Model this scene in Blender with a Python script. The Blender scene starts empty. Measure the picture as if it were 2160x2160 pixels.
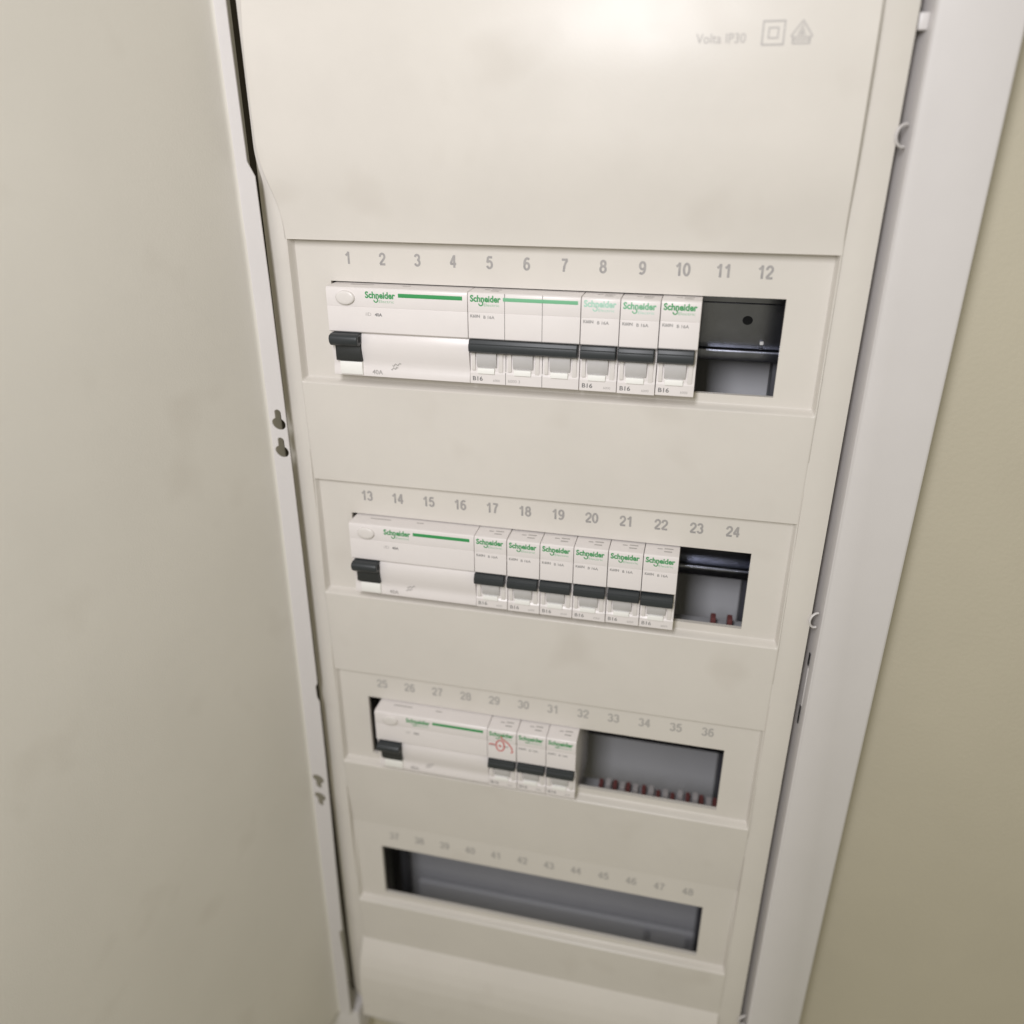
import bpy, bmesh, math, random
from mathutils import Vector, Matrix
from mathutils.geometry import tessellate_polygon
random.seed(7)

# ------------------------------------------------------------------ coordinates
# Board coordinates are millimetres: x right, y down from the top of the first
# module opening, z into the wall (0 = plane the openings are cut in).
H0 = 1.60
def B(x, y, z):
    return Vector((x * .001, z * .001, H0 - y * .001))
def L(x, y, z):
    return Vector((x * .001, z * .001, -y * .001))

# ------------------------------------------------------------------ camera
scene = bpy.context.scene
cam_d = bpy.data.cameras.new('camera')
cam_d.sensor_width = 36.0
cam_d.lens = 28.983
cam_d.clip_start = .01
cam_d.clip_end = 50
cam_d.dof.use_dof = True
cam_d.dof.focus_distance = .405
cam_d.dof.aperture_fstop = 4.4
cam = bpy.data.objects.new('camera', cam_d)
scene.collection.objects.link(cam)
RW = ((.973272593, -.000186602, .229652834),
      (.0965586866, .907645655, -.408479847),
      (-.208367174, .419737216, .883404658))
def wv(v):
    return Vector((v[0], v[2], -v[1]))
ax, ay, az = wv(RW[0]), -wv(RW[1]), -wv(RW[2])
m = Matrix((ax, ay, az)).transposed().to_4x4()
m.translation = B(75.8907, -68.0241, -390.652)
cam.matrix_world = m
scene.camera = cam

# ------------------------------------------------------------------ light
world = bpy.data.worlds.new('World')
scene.world = world
world.use_nodes = True
bgn = world.node_tree.nodes['Background']
bgn.inputs['Color'].default_value = (1.0, .935, .69, 1)
bgn.inputs['Strength'].default_value = .345

def area(name, loc, target, size, power, col, sy=None):
    d = bpy.data.lights.new(name, 'AREA')
    d.energy = power
    d.color = col
    d.shape = 'RECTANGLE'
    d.size = size
    d.size_y = sy or size
    o = bpy.data.objects.new(name, d)
    scene.collection.objects.link(o)
    o.location = loc
    o.rotation_euler = (target - loc).to_track_quat('-Z', 'Y').to_euler()
    return o
# ceiling fitting above and in front of the board
area('ceiling_lamp', B(-30, -300, -640), B(0, 150, 0), .125, 4.95, (.962, .955, 1.0), .37)

vs = scene.view_settings
vs.view_transform = 'Standard'
vs.look = 'None'
vs.exposure = 0
vs.gamma = 1
vs.use_curve_mapping = False

# ------------------------------------------------------------------ materials
def mat(name, col, rough=.45, metal=0, bump=0, bscale=900, var=0, vscale=14, spec=.5, coat=0, var2=None, stain=0):
    M = bpy.data.materials.new(name)
    M.use_nodes = True
    nt = M.node_tree
    p = nt.nodes['Principled BSDF']
    p.inputs['Base Color'].default_value = (*col, 1)
    p.inputs['Roughness'].default_value = rough
    p.inputs['Metallic'].default_value = metal
    p.inputs['Specular IOR Level'].default_value = spec
    p.inputs['Coat Weight'].default_value = coat
    if bump or var:
        tc = nt.nodes.new('ShaderNodeTexCoord')
    if var:
        n = nt.nodes.new('ShaderNodeTexNoise')
        n.inputs['Scale'].default_value = vscale
        n.inputs['Detail'].default_value = 6
        n.inputs['Roughness'].default_value = .62
        nt.links.new(tc.outputs['Object'], n.inputs['Vector'])
        r = nt.nodes.new('ShaderNodeValToRGB')
        r.color_ramp.elements[0].position = .32
        r.color_ramp.elements[1].position = .68
        c2 = var2 or tuple(c * (1 - var) for c in col)
        r.color_ramp.elements[0].color = (*c2, 1)
        r.color_ramp.elements[1].color = (*col, 1)
        nt.links.new(n.outputs['Fac'], r.inputs['Fac'])
        out = r.outputs['Color']
        if stain:                      # a few soft brown smudges
            n3 = nt.nodes.new('ShaderNodeTexNoise')
            n3.inputs['Scale'].default_value = 24
            n3.inputs['Detail'].default_value = 2
            nt.links.new(tc.outputs['Object'], n3.inputs['Vector'])
            r3 = nt.nodes.new('ShaderNodeValToRGB')
            r3.color_ramp.elements[0].position = .60
            r3.color_ramp.elements[1].position = .74
            r3.color_ramp.elements[0].color = (0, 0, 0, 1)
            r3.color_ramp.elements[1].color = (stain, stain, stain, 1)
            nt.links.new(n3.outputs['Fac'], r3.inputs['Fac'])
            mx = nt.nodes.new('ShaderNodeMixRGB')
            mx.inputs['Color2'].default_value = (.30, .25, .19, 1)
            nt.links.new(r3.outputs['Color'], mx.inputs['Fac'])
            nt.links.new(out, mx.inputs['Color1'])
            out = mx.outputs['Color']
        nt.links.new(out, p.inputs['Base Color'])
        mr = nt.nodes.new('ShaderNodeMapRange')
        mr.inputs['To Min'].default_value = rough * .85
        mr.inputs['To Max'].default_value = rough * 1.15
        n2 = nt.nodes.new('ShaderNodeTexNoise')
        n2.inputs['Scale'].default_value = vscale * 4
        n2.inputs['Detail'].default_value = 4
        nt.links.new(tc.outputs['Object'], n2.inputs['Vector'])
        nt.links.new(n2.outputs['Fac'], mr.inputs['Value'])
        nt.links.new(mr.outputs['Result'], p.inputs['Roughness'])
    if bump:
        n = nt.nodes.new('ShaderNodeTexNoise')
        n.inputs['Scale'].default_value = bscale
        n.inputs['Detail'].default_value = 4
        nt.links.new(tc.outputs['Object'], n.inputs['Vector'])
        b = nt.nodes.new('ShaderNodeBump')
        b.inputs['Strength'].default_value = bump
        b.inputs['Distance'].default_value = .0004
        nt.links.new(n.outputs['Fac'], b.inputs['Height'])
        nt.links.new(b.outputs['Normal'], p.inputs['Normal'])
    return M

M_COVER = mat('cover_plastic', (.622, .588, .542), .30, bump=.06, bscale=1100, var=.05, vscale=16, spec=.24, stain=.12)
M_FRAME = mat('white_painted_steel', (.60, .575, .567), .38, bump=.12, bscale=1700, var=.03, vscale=20)
M_DOOR = mat('door_inner_paint', (.66, .632, .575), .45, bump=.2, bscale=1100, var=.05, vscale=9, stain=.10)
M_WALL = mat('wall_paint', (.50, .46, .362), .75, bump=.5, bscale=420, var=.06, vscale=8, spec=.25)
M_DEV = mat('device_plastic', (.70, .66, .645), .34, bump=.03, bscale=1800, var=.02, vscale=60)
M_DEV2 = mat('device_lower_plastic', (.66, .625, .60), .34, bump=.03, bscale=1800, var=.02, vscale=60)
M_TOG = mat('toggle_plastic', (.024, .028, .031), .42, bump=.05, bscale=2200)
M_SLOT = mat('toggle_slot', (.02, .022, .022), .5)
M_WIN = mat('label_window_plastic', (.50, .485, .48), .22, var=.06, vscale=120)
M_LBL = mat('white_label', (.80, .79, .76), .5)
M_SEAM = mat('seam_line', (.16, .145, .14), .7)
M_GREY = mat('grey_print', (.27, .26, .255), .6, var=.35, vscale=300, var2=(.37, .35, .335))
M_GREY2 = mat('grey_print_thin', (.36, .345, .33), .6, var=.25, vscale=300, var2=(.43, .41, .385))
M_SPEC = mat('rating_ink', (.26, .25, .245), .6)
M_DARKP = mat('dark_print', (.17, .165, .165), .6)
M_FAINT = mat('faint_print', (.40, .38, .365), .6)
M_GREEN = mat('green_print', (.035, .27, .085), .45)
M_GREENP = mat('glare_pale_green_print', (.16, .42, .24), .45)  # green print with some glare mixed into its colour
M_MINT = mat('glare_mint_print', (.36, .60, .48), .45)  # the same green print, paled further by glare painted into the colour
M_GREEN2 = mat('small_green_print', (.25, .45, .29), .5)
M_RED = mat('red_marker', (.55, .10, .09), .5)
M_STEEL = mat('galvanised_steel', (.25, .26, .31), .2, metal=1, bump=.05, bscale=900, var=.2, vscale=80)
M_POST = mat('dark_upright', (.05, .05, .06), .5)  # the shadow on the uprights is put into this near-black colour
M_PEG = mat('grey_peg', (.33, .33, .35), .5)
M_GAPSHADE = mat('painted_gap_shade', (.045, .036, .026), .8)  # near-black colour painting the shade of the hinge gap
M_HOLE = mat('hole_black', (.008, .008, .008), .8)
M_BOX = mat('back_box_plastic', (.46, .46, .475), .55, var=.06, vscale=20)
M_TRED = mat('terminal_red', (.19, .065, .06), .45)
M_TWHT = mat('terminal_white', (.50, .47, .46), .45)
M_TGRY = mat('terminal_grey', (.48, .48, .495), .5)

# ------------------------------------------------------------------ mesh helpers
COL = scene.collection
def finish(bm, name, m, parent=None, smooth=35, local=None):
    bmesh.ops.remove_doubles(bm, verts=bm.verts, dist=1e-7)
    bmesh.ops.recalc_face_normals(bm, faces=bm.faces)
    me = bpy.data.meshes.new(name)
    bm.to_mesh(me)
    bm.free()
    if smooth:
        me.shade_smooth()
        me.set_sharp_from_angle(angle=math.radians(smooth))
    me.materials.append(m)
    return link(name, me, parent)
def link(name, me, parent=None):
    o = bpy.data.objects.new(name, me)
    COL.objects.link(o)
    if parent:
        o.parent = parent
    return o
def tag(o, label, cat, group=None, kind=None):
    if label: o['label'] = label
    if cat: o['category'] = cat
    if group: o['group'] = group
    if kind: o['kind'] = kind
    return o
def empty(name, loc):
    o = bpy.data.objects.new(name, None)
    o.empty_display_size = .01
    COL.objects.link(o)
    o.location = loc
    return o
def bevel(bm, off, ang=35, seg=2):
    bm.normal_update()
    es = [e for e in bm.edges if len(e.link_faces) == 2 and e.calc_face_angle(0) > math.radians(ang)]
    if es:
        bmesh.ops.bevel(bm, geom=es, offset=off * .001, offset_type='OFFSET', segments=seg,
                        profile=.6, affect='EDGES', clamp_overlap=True)
def box(bm, x0, x1, y0, y1, z0, z1, f=L):
    v = [bm.verts.new(f(x, y, z)) for x in (x0, x1) for y in (y0, y1) for z in (z0, z1)]
    for q in ((0, 1, 3, 2), (4, 6, 7, 5), (0, 4, 5, 1), (2, 3, 7, 6), (0, 2, 6, 4), (1, 5, 7, 3)):
        bm.faces.new([v[i] for i in q])
def prof(bm, poly, x0, x1, f=L):
    """extrude a closed (y, z) outline from x0 to x1"""
    a = [bm.verts.new(f(x0, y, z)) for y, z in poly]
    b = [bm.verts.new(f(x1, y, z)) for y, z in poly]
    n = len(poly)
    bm.faces.new(a)
    bm.faces.new(b[::-1])
    for i in range(n):
        j = (i + 1) % n
        bm.faces.new((a[i], b[i], b[j], a[j]))
def mesh_box(name, m, parent, x0, x1, y0, y1, z0, z1, bev=0, f=L, seg=2):
    bm = bmesh.new()
    box(bm, x0, x1, y0, y1, z0, z1, f)
    if bev:
        bmesh.ops.recalc_face_normals(bm, faces=bm.faces)
        bevel(bm, bev, seg=seg)
    return finish(bm, name, m, parent)
def flat_poly(bm, pts2, z, f=L):
    """flat sheet polygon facing the viewer; pts2 in (x, y)"""
    bm.faces.new([bm.verts.new(f(x, y, z)) for x, y in pts2])
def ribbon(pts, w, z, f=L):
    """flat pen stroke along pts (x, y) of width w"""
    bm = bmesh.new()
    n = len(pts)
    prev = None
    for i in range(n):
        a = Vector(pts[max(0, i - 1)]); b = Vector(pts[min(n - 1, i + 1)])
        d = (b - a).normalized() if (b - a).length else Vector((1, 0))
        nn = Vector((-d.y, d.x)) * (w[i] if isinstance(w, (list, tuple)) else w) * .5
        p = Vector(pts[i])
        q = (bm.verts.new(f(p.x + nn.x, p.y + nn.y, z)), bm.verts.new(f(p.x - nn.x, p.y - nn.y, z)))
        if prev:
            bm.faces.new((prev[0], prev[1], q[1], q[0]))
        prev = q
    return bm

def _arc(cx, cy, rx, ry, a0, a1, n=16):
    return [(cx + rx * math.cos(math.radians(a0 + (a1 - a0) * i / n)), cy + ry * math.sin(math.radians(a0 + (a1 - a0) * i / n))) for i in range(n + 1)]
SW = .185                              # stroke width of the grotesque numerals
DIG = {
 '0': [_arc(.28, .5, .205, .43, -90, 270, 28)],
 '1': [[(.09, .30), (.20, .23), (.30, .13), (.345, .0)], [(.345, .0), (.345, .5), (.345, 1.0)]],
 '2': [_arc(.28, .30, .20, .23, -190, 25, 18) + [(.40, .50), (.25, .68), (.13, .82), (.08, .93)], [(.055, .93), (.3, .93), (.53, .93)]],
 '3': [_arc(.26, .285, .18, .215, -170, 85, 16), _arc(.265, .70, .20, .235, -90, 165, 18)],
 '4': [[(.375, .0), (.375, .5), (.375, 1.0)], [(.36, .06), (.20, .38), (.06, .68)], [(.03, .69), (.3, .69), (.54, .69)]],
 '5': [[(.50, .07), (.3, .07), (.14, .07)], [(.155, .07), (.12, .3), (.095, .5)], [(.095, .50)] + _arc(.275, .655, .205, .275, -130, 160, 20)],
 '6': [_arc(.285, .675, .195, .26, -90, 270, 24), _arc(.33, .52, .245, .455, -180, -52, 14)],
 '7': [[(.05, .07), (.3, .07), (.53, .07)], [(.49, .10), (.36, .32), (.27, .58), (.225, 1.0)]],
 '8': [_arc(.28, .27, .17, .205, -90, 270, 24), _arc(.28, .70, .205, .235, -90, 270, 24)],
 '9': [_arc(.275, .325, .195, .26, -90, 270, 24), _arc(.23, .48, .245, .455, 0, 128, 14)],
}
NUM = {}
def number_mesh(s, h, m):
    if (s, h) in NUM:
        return NUM[s, h]
    bm = bmesh.new()
    x0 = -.61 * len(s) / 2 + .025
    k = 0
    for ch in s:
        for st_ in DIG[ch]:
            pts = [((x + x0) * h, (y - .5) * h) for x, y in st_]
            n = len(pts)
            prev = None
            for i in range(n):
                a = Vector(pts[max(0, i - 1)]); b = Vector(pts[min(n - 1, i + 1)])
                if (Vector(pts[0]) - Vector(pts[-1])).length < .01 * h and i in (0, n - 1):
                    a, b = Vector(pts[-2]), Vector(pts[1])
                d = (b - a).normalized()
                nn = Vector((-d.y, d.x)) * SW * h * .5
                q = [bm.verts.new(L(pts[i][0] + sg * nn.x, pts[i][1] + sg * nn.y, -.015 * k)) for sg in (1, -1)]
                if prev:
                    bm.faces.new((prev[0], prev[1], q[1], q[0]))
                prev = q
            k += 1
        x0 += .61
    me = bpy.data.meshes.new('number')
    bm.to_mesh(me); bm.free()
    me.materials.append(m)
    NUM[s, h] = me
    return me

TXT = {}
def text_mesh(s, w=None, h=None, bold=.0, m=None, zf=None):
    """flat lettering as a mesh, centred on its origin, w or h in mm (h = height of its ink)"""
    key = (s, w, h, bold, m.name)
    if key in TXT and zf is None:
        return TXT[key]
    cu = bpy.data.curves.new('lettering', 'FONT')
    cu.body = s
    cu.size = 1
    cu.offset = bold
    cu.resolution_u = 3
    cu.fill_mode = 'FRONT'
    ob = bpy.data.objects.new('lettering', cu)
    COL.objects.link(ob)
    bpy.context.view_layer.update()
    dg = bpy.context.evaluated_depsgraph_get()
    me = bpy.data.meshes.new_from_object(ob.evaluated_get(dg))
    bpy.data.objects.remove(ob)
    bpy.data.curves.remove(cu)
    xs = [v.co.x for v in me.vertices]; ys = [v.co.y for v in me.vertices]
    cx, cy = (min(xs) + max(xs)) / 2, (min(ys) + max(ys)) / 2
    W, Hh = max(xs) - min(xs), max(ys) - min(ys)
    sx = (w / W) if w else h / Hh
    sy = (h / Hh) if h else sx
    for v in me.vertices:
        v.co = L((v.co.x - cx) * sx, -(v.co.y - cy) * sy, 0)
    me.materials.clear()
    me.materials.append(m)
    TXT[key] = me
    return me
def put_text(name, s, x, y, z, parent, m, w=None, h=None, bold=.0, base=None):
    o = link(name, text_mesh(s, w, h, bold, m), parent)
    o.location = L(x, y, z) if base is None else base
    return o

def sstep(a, b, t):
    u = min(1, max(0, (t - a) / (b - a)))
    return u * u * (3 - 2 * u)
def lerp_table(tb, t):
    if t <= tb[0][0]: return tb[0][1]
    for (a, va), (b, vb) in zip(tb, tb[1:]):
        if t <= b:
            u = (t - a) / (b - a)
            return va + (vb - va) * u
    return tb[-1][1]
def smooth_table(tb, t, r=5):
    return sum(lerp_table(tb, t + k) for k in (-r, -r / 2, 0, r / 2, r)) / 5

# ------------------------------------------------------------------ wall
ROW = [0, 127.65, 255.3, 382.95]
WZ = 26.0
bm = bmesh.new()
o_ = (-900, 1300, -900, 1500)
i_ = (-165, 165, -165, 585)
def q4(a, b, c, d):
    bm.faces.new([bm.verts.new(B(x, y, WZ)) for x, y in (a, b, c, d)])
q4((o_[0], o_[2]), (o_[1], o_[2]), (o_[1], i_[2]), (o_[0], i_[2]))
q4((o_[0], i_[3]), (o_[1], i_[3]), (o_[1], o_[3]), (o_[0], o_[3]))
q4((o_[0], i_[2]), (i_[0], i_[2]), (i_[0], i_[3]), (o_[0], i_[3]))
q4((i_[1], i_[2]), (o_[1], i_[2]), (o_[1], i_[3]), (i_[1], i_[3]))
wall = finish(bm, 'wall', M_WALL)
tag(wall, None, None, kind='structure')

# ------------------------------------------------------------------ distribution board
board = empty('distribution_board', B(0, 560, 0))
tag(board, 'cream and white flush distribution board with its door open to the left', 'distribution board')
OFF = -B(0, 560, 0)
def P(x, y, z):                       # board point in the board empty's frame
    return B(x, y, z) + OFF

# --- back box
bm = bmesh.new()
BX = (-145.6, 145.6, -140, 562, 26.5, 76)
v = [bm.verts.new(P(x, y, z)) for x in BX[:2] for y in BX[2:4] for z in BX[4:]]
for q in ((0, 1, 3, 2), (4, 6, 7, 5), (0, 4, 5, 1), (2, 3, 7, 6), (1, 5, 7, 3)):
    bm.faces.new([v[i] for i in q])
finish(bm, 'back_box', M_BOX, board)

# --- frame: nested rectangles
FR = [(144.6, 26), (144.7, 8), (147.7, -3.6), (148.1, -4.6), (149.0, -5.2), (178.6, -5.2), (179.6, -4.7), (180.0, -3.6), (180.0, 25.8)]
bm = bmesh.new()
rings = []
for hx, z in FR:
    e = hx - 144.6
    rings.append([bm.verts.new(P(sx * hx, yy, z + (24 if sx < 0 and z < 9 else 0))) for sx, yy in ((-1, -145 - e), (1, -145 - e), (1, 566 + e), (-1, 566 + e))])
for a, b in zip(rings, rings[1:]):
    for i in range(4):
        j = (i + 1) % 4
        bm.faces.new((a[i], a[j], b[j], b[i]))
frame = finish(bm, 'frame', M_FRAME, board, smooth=50)

mesh_box('frame_corner', M_FRAME, frame, -179.5, -140, 565, 601, -4.4, 24, .8, P)
mesh_box('hinge_gap_shade', M_GAPSHADE, board, -152, -145.3, -140, 560, 10, 14, .4, P)  # added dark strip that stands in for shade behind the hinge flange
# --- clips and slots on the frame's inner lip
def clip(yc):
    bm = bmesh.new()
    R_, r_ = 4.2, .6
    prev = None
    N = 18
    for i in range(N + 1):
        a = math.radians(75 + 210 * i / N)
        c = Vector((145.2 + R_ * .75 * math.cos(a), yc - R_ * math.sin(a), -2.2 + 1.6 * math.cos(a)))
        u = Vector((math.cos(a) * .8, -math.sin(a), 0)).normalized()
        ring = [bm.verts.new(P(*(c + u * r_ * math.cos(t) + Vector((0, 0, r_ * 1.6)) * math.sin(t)))) for t in (k * math.tau / 8 for k in range(8))]
        if prev:
            for k in range(8):
                bm.faces.new((prev[k], prev[(k + 1) % 8], ring[(k + 1) % 8], ring[k]))
        else:
            bm.faces.new(ring)
        prev = ring
    bm.faces.new(prev[::-1])
    return finish(bm, 'snap_clip', M_FRAME, frame, smooth=60)
for yc in (-66.3, 160.8, 478):
    clip(yc)
mesh_box('lip_tab', M_FRAME, frame, 143.3, 146.9, -109, -103, -1.0, 4.0, .6, P)
mesh_box('lip_tab', M_FRAME, frame, 146.0, 148.0, 193, 218, 1.0, 4.0, .5, P)
for y0, y1 in ((184, 191.5), (218.6, 230)):
    mesh_box('lip_slot', M_HOLE, frame, 145.75, 146.8, y0, y1, 1.4, 3.4, 0, P)

# --- cover panel
MAIN = -3.6
TOPD = [(-150, -1.0), (-135, 4.0), (-122, 7.7), (-112, 9.5), (-104, 10.3), (-94, 10.6), (-60, 10.0), (-48, 8.9), (-38, 7.2), (-29, 5.7), (-20, 4.6), (-10, 4.2)]
BOTD = [(470, 3.6), (475.5, 3.7), (480, 7.0), (486, 10.6), (494, 13.6), (504, 15.6), (518, 16.4), (560, 16.6)]
def topd(y): return smooth_table(TOPD, y, 5)
def botd(y): return max(3.6, smooth_table(BOTD, y, 1.5))
PT, PB0, PB1 = -20.0, 49.6, 52.2
def pocket(x, yl, soft=False):
    sx = sstep(-128.6, -126.9, x) * (1 - sstep(126.9, 128.6, x))
    sy = sstep(PT, PT + .5, yl) * (1 - sstep(PB0, PB1, yl))
    return sx * sy
TOPEND, BOTSTART, BOTEND = PT, 475.5, 546.0
def zbase(y):                         # each plate leans out a little towards its top
    if y < ROW[0] + PB1: return -5.0
    for a, b in zip(ROW, ROW[1:]):
        if y < a + PB1: return -2.7 + (y - a - PT) / (PB1 - PT) * -2.3
        if y < b + PT: return -5.0 + (y - a - PB1) / (b + PT - a - PB1) * (2.3 if b != ROW[3] else 5.0)
    a = ROW[3]
    if y < a + PB1: return (y - a - PT) / (PB1 - PT) * -5.0
    return -5.0 + min(1, (y - a - PB1) / (475 - a - PB1)) * 1.4
def cover_z(x, y):
    axx = abs(x)
    z = MAIN if axx > 129.2 else zbase(y)
    if axx > 133.5:
        z += ((axx - 133.5) / 9.0) ** 2 * (4.6 if x < 0 else 1.2)
    g = abs(axx - 129.0)
    if g < .5:
        z += .28 * (1 - g / .5)
    for r in ROW:
        yl = y - r
        if (PT - 25 if r == ROW[3] else PT - 1) < yl < PB1 + 1:
            z = z * (1 - pocket(x, yl, r == ROW[3]))
    ux = sstep(-130.4, -128.7, x) * (1 - sstep(128.2, 129.4, x))
    if y <= TOPEND - .01:
        d = topd(y)
        z = z * (1 - ux) - d * ux
    if y >= BOTSTART:
        d = botd(y)
        z = z * (1 - ux) - d * ux
    return z
HX = 109.25
HY0, HY1 = 0.0, 45.3
xs = set()
for s in (-1, 1):
    for a in ((144.6, 144.2, 143.4) if s < 0 else ()) + (142.6, 142.2, 141.4, 140, 138.4, 136.6, 134.6, 132.6, 131.2, 130.4, 130.0, 129.5, 129.25, 129.0, 128.7, 128.4, 128.0, 127.6, 127.2, 126.9, 126, 120, HX):
        xs.add(s * a)
for a in (129.9, 129.6, -130.2, -129.8):
    xs.add(a)
for k in range(-10, 11):
    xs.add(k * 10.0)
xs = sorted(xs)
ys = set()
y = -140.0
while y < -20.5:
    ys.add(round(y, 2)); y += 2.5
ys |= {-20.02}
for r in ROW:
    for a in ((-44, -42, -39, -36, -33, -30, -28, -26.5, -25, -23.5, -22, -18.5, -17, -16, -14, -12) if r == ROW[3] else ()) + (-26, -20.6, -20, -19.9, -19.75, -19.6, -19.5, -18, -10, HY0, 10, 20, 30, 40, HY1, 47.5, 49.2, 49.6, 49.9, 50.3, 50.7, 51.1, 51.5, 51.9, 52.2, 53, 60, 75, 90):
        if r + a >= -20.0 and r + a < 472:
            ys.add(round(r + a, 3))
y = 475.0
ys |= {470.0, 473.0, 475.49}
while y <= BOTEND + .01:
    ys.add(round(y, 2)); y += 1.8
ys = sorted(ys)
def edge_shift(x, y):                 # the raised top plate is a little wider on the left
    s = -7.6 * (1 - sstep(-62, -21, y)) ** 1.3 if y < -20 else 0
    w = sstep(-141.5, -132.5, x) * (1 - sstep(-127.5, -100, x))
    return s * w
bm = bmesh.new()
V = {}
for i, x in enumerate(xs):
    for j, y in enumerate(ys):
        V[i, j] = bm.verts.new(P(x + edge_shift(x, y), y, cover_z(x, y)))
def in_hole(x, y):
    return abs(x) < HX and any(r + HY0 < y < r + HY1 for r in ROW)
for i in range(len(xs) - 1):
    for j in range(len(ys) - 1):
        if not in_hole((xs[i] + xs[i + 1]) / 2, (ys[j] + ys[j + 1]) / 2):
            bm.faces.new((V[i, j], V[i + 1, j], V[i + 1, j + 1], V[i, j + 1]))
# turned-in edges at the openings and round the outside
bnd = [e for e in bm.edges if len(e.link_faces) == 1]
ret = bmesh.ops.extrude_edge_only(bm, edges=bnd)
for vv in [g for g in ret['geom'] if isinstance(g, bmesh.types.BMVert)]:
    pt = vv.co - OFF
    xx = pt.x * 1000
    yy = (H0 - pt.z) * 1000
    deep = 2.6 if abs(xx) < HX + 1 and -19 < yy < 470 else 15
    vv.co = P(xx, yy, deep)
cover = finish(bm, 'cover_panel', M_COVER, board, smooth=32)

# position numbers 1..48 above the openings
for r in range(4):
    for k in range(12):
        n = r * 12 + k + 1
        s = str(n)
        o = link('position_number', number_mesh(s, 5.8, M_GREY if r < 2 else M_GREY2), cover)
        o.location = P(18 * (k - 5.5) - .2, ROW[r] - 11.3, -.05)

# printed text and symbols on the top plate, laid on its curve
def drape(me_or_obj, cx, cy):
    me = me_or_obj.data
    for vv in me.vertices:
        x = vv.co.x * 1000 + cx
        y = -vv.co.z * 1000 + cy
        vv.co = P(x, y, cover_z(x, y) - .09)
def draped_text(name, s, cx, cy, **kw):
    me = text_mesh(s, kw.get('w'), kw.get('h'), kw.get('bold', 0), kw['m']).copy()
    o = link(name, me, cover)
    drape(o, cx, cy)
    return o
draped_text('type_print', 'Volta IP30', 70.3, -100.9, w=19.0, h=3.4, bold=.0, m=M_FAINT)
def draped_loop(name, outer, inner, cx, cy, m):
    bm = bmesh.new()
    n = len(outer)
    a = [bm.verts.new(L(x, y, 0)) for x, y in outer]
    b = [bm.verts.new(L(x, y, 0)) for x, y in inner]
    for i in range(n):
        j = (i + 1) % n
        bm.faces.new((a[i], a[j], b[j], b[i]))
    bmesh.ops.subdivide_edges(bm, edges=bm.edges[:], cuts=2, use_grid_fill=True)
    o = finish(bm, name, m, cover, smooth=0)
    drape(o, cx, cy)
    return o
def sq(h): return [(-h, -h), (h, -h), (h, h), (-h, h)]
draped_loop('double_square_symbol', sq(4.3), sq(3.7), 90.0, -102.4, M_FAINT)
draped_loop('double_square_symbol', sq(2.0), sq(1.5), 90.0, -102.4, M_FAINT)
def scale(pts, k, c=(0, .8)): return [((x - c[0]) * k + c[0], (y - c[1]) * k + c[1]) for x, y in pts]
house = [(0, -4.4), (4.2, 1.2), (3.4, 2.0), (3.4, 4.0), (-3.4, 4.0), (-3.4, 2.0), (-4.2, 1.2)]
draped_loop('triangle_symbol', house, scale(house, .84), 100.6, -102.4, M_FAINT)
hb = [(-3.0, 1.7), (3.0, 1.7), (3.0, 2.2), (-3.0, 2.2)]
for yy in (1.6, 2.6):
    bm = ribbon([(-3.1, yy), (-1, yy), (1, yy), (3.1, yy)], .45, 0)
    o = finish(bm, 'triangle_symbol', M_FAINT, cover, smooth=0); drape(o, 100.6, -102.4)
for pts in ([(-1.4, 1.0), (-.2, -1.6), (.3, -2.6)], [(.2, 1.0), (.4, -.4), (1.3, .9)], [(-.5, .9), (.7, -1.2), (1.0, -.6)]):
    o = finish(ribbon(pts, .5, 0), 'triangle_symbol', M_FAINT, cover, smooth=0); drape(o, 100.6, -102.4)

# --- mounting rails and uprights behind the openings
HAT = [(5, 45), (10.1, 45), (10.7, 45.15), (11.15, 45.55), (11.3, 46.2), (11.3, 52), (33.7, 52), (33.7, 47.2), (33.85, 46.3), (34.3, 45.6), (35.0, 45.15), (35.9, 45), (40, 45), (40, 46), (36.1, 46), (35.2, 46.4), (34.7, 47.4), (34.7, 53), (10.3, 53), (10.3, 46.5), (9.8, 46), (5, 46)]
for r in ROW:
    bm = bmesh.new()
    prof(bm, [(y + r, z) for y, z in HAT], -128, 128, P)
    bmesh.ops.recalc_face_normals(bm, faces=bm.faces)
    rail = finish(bm, 'mounting_rail', M_STEEL, board)
    for k in range(-3, 4):
        hx = 96.0 + 32 * (k - 0) if k <= 0 else None
        if hx is None: continue
        bm = bmesh.new()
        flat_poly(bm, [(hx + 2.6 * math.cos(t), r + 20.5 + 2.3 * math.sin(t)) for t in (i * math.tau / 16 for i in range(16))], 51.9, P)
        finish(bm, 'rail_hole', M_HOLE, rail, smooth=0)
for s in (-1, 1):
    mesh_box('upright', M_POST, board, min(s * (111.4 if s > 0 else 119), s * 127), max(s * (111.4 if s > 0 else 119), s * 127), -120, 552, 53.1, 72, .8, P)
for r in ROW[:1]:
    bm = bmesh.new()
    for i in range(12):
        t = i * math.tau / 12
    box(bm, 103.2, 105.2, r + 30.6, r + 32.4, 49.6, 51.9, P)
    bmesh.ops.recalc_face_normals(bm, faces=bm.faces)
    bevel(bm, .5)
    finish(bm, 'rail_screw', M_LBL, board)

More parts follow.
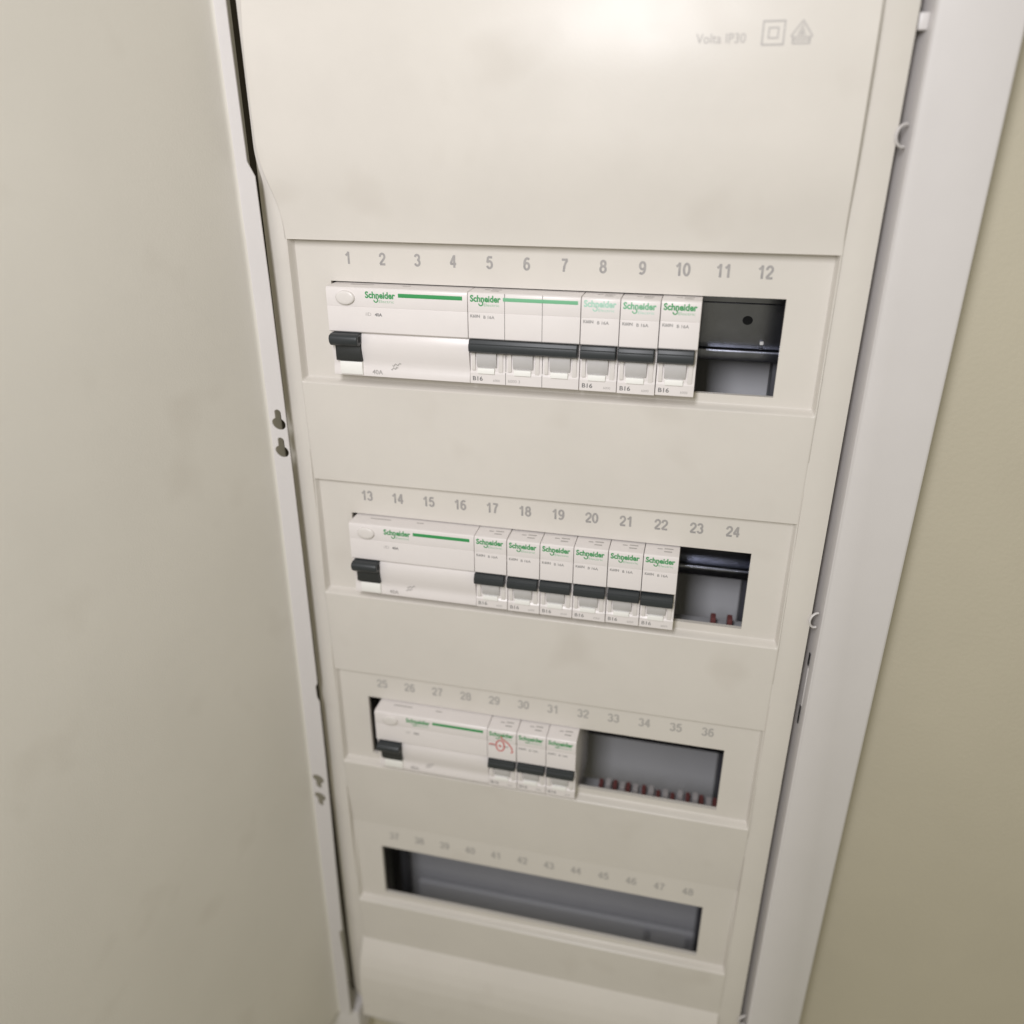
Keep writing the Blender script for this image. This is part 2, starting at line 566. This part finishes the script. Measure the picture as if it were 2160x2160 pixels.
# --- terminal strips seen low in the openings
def terminal_strip(r, xs_red, top=61.6, white=True, hw=2.0):
    st = mesh_box('terminal_strip', M_TGRY, board, -104, 116, r + top + 6.2, r + top + 24, 29, 40, .6, P)
    for k, x in enumerate(xs_red):
        x += random.uniform(-.5, .5)
        o = mesh_box('terminal', M_TRED, st, x - hw, x + hw, r + top + random.uniform(-1.4, 1.4), r + top + 7.5, 27.5, 34, .7, P)
        if white:
            mesh_box('terminal', M_TWHT, st, x + 3.0, x + 6.6, r + top - .4 + random.uniform(-1.2, 1.8), r + top + 7.4, 28.2, 34.5, .7, P)
terminal_strip(ROW[1], [95.8, 104.7], white=False, top=58.6, hw=1.5)
terminal_strip(ROW[2], [37, 46.2, 55.2, 64.6, 74.2, 83.6, 92.8, 102.2, 110.6], top=66.8, hw=1.4)
st = mesh_box('terminal_strip', M_TGRY, board, -112, 118, ROW[3] + 112, ROW[3] + 168, 69, 74, 2.0, P)
for x in (76, 107.5):
    mesh_box('terminal', M_PEG, st, x - 2.6, x + 2.6, ROW[3] + 114, ROW[3] + 126, 67.6, 70, .8, P)

# --- door, swung open past a right angle on the left
TH = math.radians(102)
n_x, n_z = math.sin(TH), math.cos(TH)          # along the return flange, towards its free edge
f_x, f_z = math.cos(TH), -math.sin(TH)         # along the door leaf, away from the hinge
BOW = [(-150, -1.6), (-110, -.9), (0, 1.4), (80, 2.1), (160, 1.9), (260, 1.0), (380, 0), (562, 0)]
YS = [-150 + 712 * i / 16 for i in range(17)]
def corner(y):
    sh = .71 * (1.2 - .012 * (y + 121))
    sh += smooth_table(BOW, y, 40)
    return -149.7 + sh * n_x, -9.0 + sh * n_z
def D(s, y, t=0):
    cx, cz = corner(y)
    return P(cx + s * n_x + t * f_x, y, cz + s * n_z + t * f_z)
FW = 11.6
outer = [(0, -150), (FW - 3.9, -150), (FW - 3.9, -105), (FW - 3.9, -55), (FW - .2, -48.5), (11.8, 0), (12.0, 60), (12.3, 105), (12.8, 150), (13.2, 195), (13.8, 242), (12.2, 245), (12.3, 253), (13.9, 256),
         (14.1, 300), (12.8, 420), (12.2, 464), (9.4, 467), (9.6, 476), (11.2, 500), (11.6, 556), (9, 562)] + [(0, yv) for yv in YS[:0:-1]]
def keyhole(sc_, yc, up):
    r, w, ln = 3.3, 1.6, 8.0
    pts = []
    a0 = math.asin(w / r)
    N = 20
    for i in range(N + 1):
        a = a0 + (math.tau - 2 * a0) * i / N
        pts.append((r * math.sin(a), -r * math.cos(a)))       # gap at the top
    pts += [(-w, -ln + w), (-w * .7, -ln + .5), (0, -ln), (w * .7, -ln + .5), (w, -ln + w)]
    return [(sc_ + 1.4 * x, yc + (yv if up else -yv)) for x, yv in pts]
holes = [keyhole(6.9, 74.2, True), keyhole(6.9, 89.9, True), keyhole(6.4, 321.8, False), keyhole(6.4, 337.2, False)]
loops = [[Vector((x, y, 0)) for x, y in lp] for lp in [outer] + holes]
flat = [p for lp in loops for p in lp]
tris = tessellate_polygon(loops)
bm = bmesh.new()
va = [bm.verts.new(D(p.x, p.y, 0)) for p in flat]
vb = [bm.verts.new(D(p.x, p.y, -.6)) for p in flat]
for t in tris:
    try:
        bm.faces.new([va[i] for i in t]); bm.faces.new([vb[i] for i in reversed(t)])
    except ValueError:
        pass
k0 = 0
for lp in loops:
    n = len(lp)
    for i in range(n):
        j = (i + 1) % n
        bm.faces.new((va[k0 + i], va[k0 + j], vb[k0 + j], vb[k0 + i]))
    k0 += n
# door leaf as a tray: leaf sheet with a bend radius at the hinge side
door = None
bm2 = bmesh.new()
ts = [0, .3, .8, 1.6, 3, 20, 60, 120, 200, 318, 319]
for t0, t1 in zip(ts, ts[1:]):
    for ya, yb in zip(YS, YS[1:]):
        def off(t): return max(0, 1.6 - t) ** 2 * .35
        bm2.faces.new([bm2.verts.new(D(off(t), yv, t)) for t, yv in ((t0, ya), (t1, ya), (t1, yb), (t0, yb))])
for ya, yb in zip(YS, YS[1:]):   # outer skin
    bm2.faces.new([bm2.verts.new(D(-1.2, yv, t)) for t, yv in ((0, ya), (319, ya), (319, yb), (0, yb))])
    bm2.faces.new([bm2.verts.new(D(s, yv, 319)) for s, yv in ((-1.2, ya), (12, ya), (12, yb), (-1.2, yb))])
door = finish(bm2, 'door', M_DOOR, board, smooth=60)
fl = finish(bm, 'hinge_flange', M_FRAME, door, smooth=30)

# ------------------------------------------------------------------ devices
FZ = -12.0
SPLIT = 22.5
UP = [(.6, 3), (.6, -10.2), (.8, -11.2), (1.3, -11.75), (2.2, FZ), (9.8, FZ), (9.85, FZ + .16), (10.05, FZ + .16), (10.1, FZ), (SPLIT - .5, FZ), (SPLIT, FZ + .4)]
BACK = [(44.9, 6), (62, 6), (62, 44.6), (-16, 44.6), (-16, 6), (.6, 6)]
RCD_LOW = [(SPLIT, -9.6), (24, -10.3), (26, -10.9), (28, -11.1), (31, -11.0), (34, -10.5), (36.5, -9.9), (38.5, -9.55), (40, -9.6), (41.5, -9.95), (43, -10.2), (44.7, -10.3), (44.9, -10.0)]
MCB_LOW = [(SPLIT, -8.4), (29.2, -8.4), (29.4, -9.4), (38.5, -9.8), (39.5, -10.5), (44.6, -10.5), (44.9, -10.2)]

def logo(parent, xc, yc, w, m_main, m_small):
    z = FZ - .06
    put_text('logo_print', 'Schneider', xc, yc, z, parent, m_main, w=w, h=w * .215, bold=.035)
    put_text('logo_print', 'Electric', xc + w * .2, yc + w * .19, z, parent, m_small, w=w * .50, h=w * .085)
    k = w / 15.5
    pts = []
    for i in range(13):
        a = math.radians(-70 + 250 * i / 12)
        pts.append((xc - 2.3 * k + 1.0 * k * math.cos(a), yc + 2.35 * k + 1.05 * k * math.sin(a)))
    finish(ribbon(pts, .55 * k, z), 'logo_print', m_main, parent, smooth=0)

RNG = random.Random(3)
def make_rcd(X, row, label):
    e = empty('residual_current_device', B(X, ROW[row], 0))
    tag(e, label, 'circuit breaker', 'residual current devices at the left end of each row')
    bm = bmesh.new()
    prof(bm, UP + RCD_LOW + BACK, .15, 71.85)
    bmesh.ops.recalc_face_normals(bm, faces=bm.faces)
    bevel(bm, .28, 50)
    body = finish(bm, 'body', M_DEV, e, smooth=28)
    # test button: low oval dome
    bm = bmesh.new()
    rings = []
    for sc_, z in ((1.0, FZ + .3), (1.0, FZ - .9), (.95, FZ - 1.25), (.8, FZ - 1.45), (.5, FZ - 1.55)):
        rings.append([bm.verts.new(L(10.2 + 4.9 * sc_ * math.cos(t), 5.6 + 3.4 * sc_ * math.sin(t), z)) for t in (i * math.tau / 32 for i in range(32))])
    for a, b in zip(rings, rings[1:]):
        for i in range(32):
            bm.faces.new((a[i], a[(i + 1) % 32], b[(i + 1) % 32], b[i]))
    bm.faces.new(rings[-1])
    finish(bm, 'test_button', M_DEV2, e, smooth=50)
    logo(e, 28.2, 3.9, 15.4, M_GREEN if row != 2 else M_GREEN, M_GREEN2)
    mesh_box('green_bar', M_GREEN, e, 37.4, 69.4, 2.75, 4.65, FZ - .06, FZ + .1, .5, L, 3)
    put_text('rating_print', 'iID', 21.6, 13.2, FZ - .05, e, M_FAINT, h=1.6, w=2.9)
    put_text('rating_print', '40A', 26.8, 13.3, FZ - .05, e, M_DARKP, h=1.6, w=3.8, bold=.03)
    put_text('rating_print', '40A', 23.6, 43.0 - .6, -10.35, e, M_FAINT, h=2.4, w=5.6, bold=.01)
    for i, (x, y, w) in enumerate(((31.6, 38.6, 4.6), (30.8, 40.6, 3.6))):
        bm = ribbon([(x + w * t / 8, y + .5 * math.sin(t * 1.6) - .12 * t) for t in range(9)], .5, -9.95 - i * .05)
        finish(bm, 'circuit_symbol', M_FAINT, e, smooth=0)
    # slot, lever, flag
    mesh_box('toggle_slot', M_SLOT, e, 2.2, 16.2, SPLIT + .2, 37.2, -11.35, -4, .3)
    bm = bmesh.new()
    pl = [(23.0, -9), (22.9, -14.2), (23.5, -16.2), (24.9, -17.0), (27.2, -16.7), (28.6, -15.5), (29.0, -13.4), (28.0, -10)]
    prof(bm, pl, 1.4, 16.4)
    bmesh.ops.recalc_face_normals(bm, faces=bm.faces)
    bevel(bm, .8, 60, 3)
    tg = finish(bm, 'toggle', M_TOG, e, smooth=50)
    bm = bmesh.new()
    box(bm, 15.4, 16.6, 24.2, 27.0, -14.6, -12.6)
    finish(bm, 'toggle_recess', M_HOLE, tg, smooth=0)
    bm = bmesh.new()
    prof(bm, [(28.6, -10), (29.0, -12.6), (33, -12.9), (37.0, -12.2), (37.3, -10)], 3.6, 16.0)
    bmesh.ops.recalc_face_normals(bm, faces=bm.faces)
    bevel(bm, .4, 50)
    finish(bm, 'toggle_base', M_SLOT, e, smooth=40)
    bm = bmesh.new()
    prof(bm, [(37.3, -8), (37.4, -11.5), (40.5, -11.6), (44.0, -11.2), (44.4, -8)], 4.2, 16.0)
    bmesh.ops.recalc_face_normals(bm, faces=bm.faces)
    bevel(bm, .3, 50)
    finish(bm, 'status_flag', M_LBL, e, smooth=40)
    # small grey lines on the top face
    for a, b in ((10, 22), (37, 41)):
        bm = bmesh.new()
        bm.faces.new([bm.verts.new(L(x, .54, z)) for x, z in ((a, -4.2), (b, -4.2), (b, -3.2), (a, -3.2))])
        finish(bm, 'rating_print', M_FAINT, e, smooth=0)
    return e

def mcb_pole(e, x, row, first=True, main=M_GREEN, small=M_GREEN2, has_logo=True):
    # lower front: side strip, label window, white label
    mesh_box('side_rib', M_DEV2, e, x + 1.1, x + 2.9, 28.8, 38.2, -10.6, -8, .3)
    bm = bmesh.new()
    prof(bm, [(28.8, -8), (28.9, -11.4), (31.5, -11.6), (34.6, -11.2), (36.6, -10.3), (36.8, -8)], x + 3.7, x + 13.6)
    bmesh.ops.recalc_face_normals(bm, faces=bm.faces)
    bevel(bm, .3, 50)
    finish(bm, 'label_window', M_WIN, e, smooth=40)
    mesh_box('label', M_LBL, e, x + 4.2, x + 12.6, 36.9, 39.6, -11.3, -8, .25)
    mesh_box('side_rib', M_DEV2, e, x + 14.4, x + 16.6, 28.8, 39.0, -10.3, -8, .3)
    if has_logo:
        logo(e, x + 8.7, 3.4, 14.9, main, small)
    if first:
        put_text('rating_print', 'K60N', x + 3.6, 11.6, FZ - .05, e, M_SPEC, w=4.7, h=1.5, bold=.03)
        put_text('rating_print', 'B 16A', x + 10.4, 11.9, FZ - .05, e, M_SPEC, w=5.4, h=1.5, bold=.02)
        put_text('rating_print', 'B16', x + 4.0, 42.2, -10.56, e, (M_DARKP if row == 0 else M_SPEC), w=5.0, h=2.2, bold=.02)
        put_text('rating_print', '6000', x + 13.4, 42.8, -10.56, e, M_FAINT, w=3.4, h=1.2)
        for a, b, z0, z1 in ((6.5, 9.0, -4.4, -3.4), (10, 14.5, -3.9, -2.7), (10, 14.0, -7.2, -6.0)):
            bm = bmesh.new()
            bm.faces.new([bm.verts.new(L(x + xx, .54, z)) for xx, z in ((a, z0), (b, z0), (b, z1), (a, z1))])
            finish(bm, 'rating_print', M_FAINT, e, smooth=0)

def make_mcb(X, row, label, poles=1, main=M_GREEN, small=M_GREEN2, dx=0, drop=0, group='breakers clipped in beside the residual current devices'):
    W = 18 * poles
    e = empty('circuit_breaker', B(X, ROW[row] + RNG.uniform(-.12, .3), RNG.uniform(-.35, .2)))
    tag(e, label, 'circuit breaker', group)
    bm = bmesh.new()
    prof(bm, UP + MCB_LOW + BACK, .2, W - .2)
    bmesh.ops.recalc_face_normals(bm, faces=bm.faces)
    bevel(bm, .28, 50)
    finish(bm, 'body', M_DEV, e, smooth=28)
    for p in range(poles):
        mcb_pole(e, 18 * p, row, p == 0, main, small, p == 0)
        if p:
            for y0, y1, z in ((.9, SPLIT - .2, FZ), (29.4, 38.6, -9.75), (38.8, 44.7, -10.5)):
                mesh_box('pole_seam', M_SEAM, e, 18 * p - .13, 18 * p + .13, y0, y1, z - .05, z + .3)
    if poles == 3:
        mesh_box('green_bar', M_GREENP, e, 17.2, 52.6, 2.6, 4.3, FZ - .07, FZ + .1, .45, L, 3)
        put_text('rating_print', '6000 3', 22.2, 42.6, -10.56, e, M_FAINT, w=6.0, h=1.5)
    bm = bmesh.new()
    pl = [(23.2, -7.6), (22.7 + drop, -12.7), (23.0 + drop, -13.2), (24.4 + drop, -13.6), (24.8 + drop, -14.3), (26.2 + drop, -14.6), (28.0 + drop, -14.3), (29.0 + drop, -13.0), (29.0, -8)]
    prof(bm, pl, .5 + dx, W - .9 + dx)
    bmesh.ops.recalc_face_normals(bm, faces=bm.faces)
    bevel(bm, .45, 60, 3)
    finish(bm, 'toggle', M_TOG, e, smooth=40)
    return e

X1 = -107.0
make_rcd(X1, 0, 'wide residual current device starting the top row, left of the three-pole breaker')
make_mcb(X1 + 72, 0, 'three-pole breaker with one long black toggle below numbers 5 to 7', 3)
make_mcb(X1 + 126, 0, 'single breaker with glare-lightened mint logo below number 8', 1, M_MINT, M_MINT)
make_mcb(X1 + 144, 0, 'single breaker with glare-paled green logo below number 9', 1, M_GREENP, M_MINT, dx=-.5)
make_mcb(X1 + 162, 0, 'single breaker with strong green logo below number 10, beside the rail opening', 1, dx=-.4)
X2 = -106.3
make_rcd(X2, 1, 'wide residual current device starting the second row, left of six single breakers')
W2 = ('first single breaker of the second row, touching the wide device, below number seventeen',
      'second single breaker of the second row, below number eighteen',
      'third single breaker of the second row, below number nineteen',
      'fourth single breaker of the second row, below number twenty',
      'fifth single breaker of the second row, below number twenty-one',
      'last single breaker of the second row, below number twenty-two, beside the dark opening')
for k, (dx, dr) in enumerate(((-.5, .2), (-.2, .3), (-.3, .3), (.2, .2), (.3, .5), (-.2, 1.3))):
    make_mcb(X2 + 72 + 18 * k, 1, W2[k], 1, dx=dx, drop=dr)
X3 = -100.6
make_rcd(X3, 2, 'wide residual current device with dark gap at its left, beside the red scribbled breaker')
b29 = make_mcb(X3 + 72, 2, 'single breaker with a red pen scribble below number 29', 1)
make_mcb(X3 + 90, 2, 'single breaker below number 30, between the red scribbled one and the last', 1)
make_mcb(X3 + 108, 2, 'last single breaker of the third row, below number 31', 1)
# red pen mark
def arc(cx, cy, rx, ry, a0, a1, n=20):
    return [(cx + rx * math.cos(math.radians(a0 + (a1 - a0) * i / n)), cy + ry * math.sin(math.radians(a0 + (a1 - a0) * i / n))) for i in range(n + 1)]
for pts in (arc(8.0, 11.6, 2.5, 4.0, -100, 265, 30), [(8.5, 4.6), (9.4, 6.6), (12.5, 8.6), (15.0, 12.0), (15.6, 15.2), (14.6, 16.0)], [(1.0, 11.6), (2.4, 11.0), (4.4, 11.2)], arc(7.9, 11.4, .5, .9, 0, 200, 8)):
    finish(ribbon(pts, .8, FZ - .1), 'pen_mark', M_RED, b29, smooth=0)
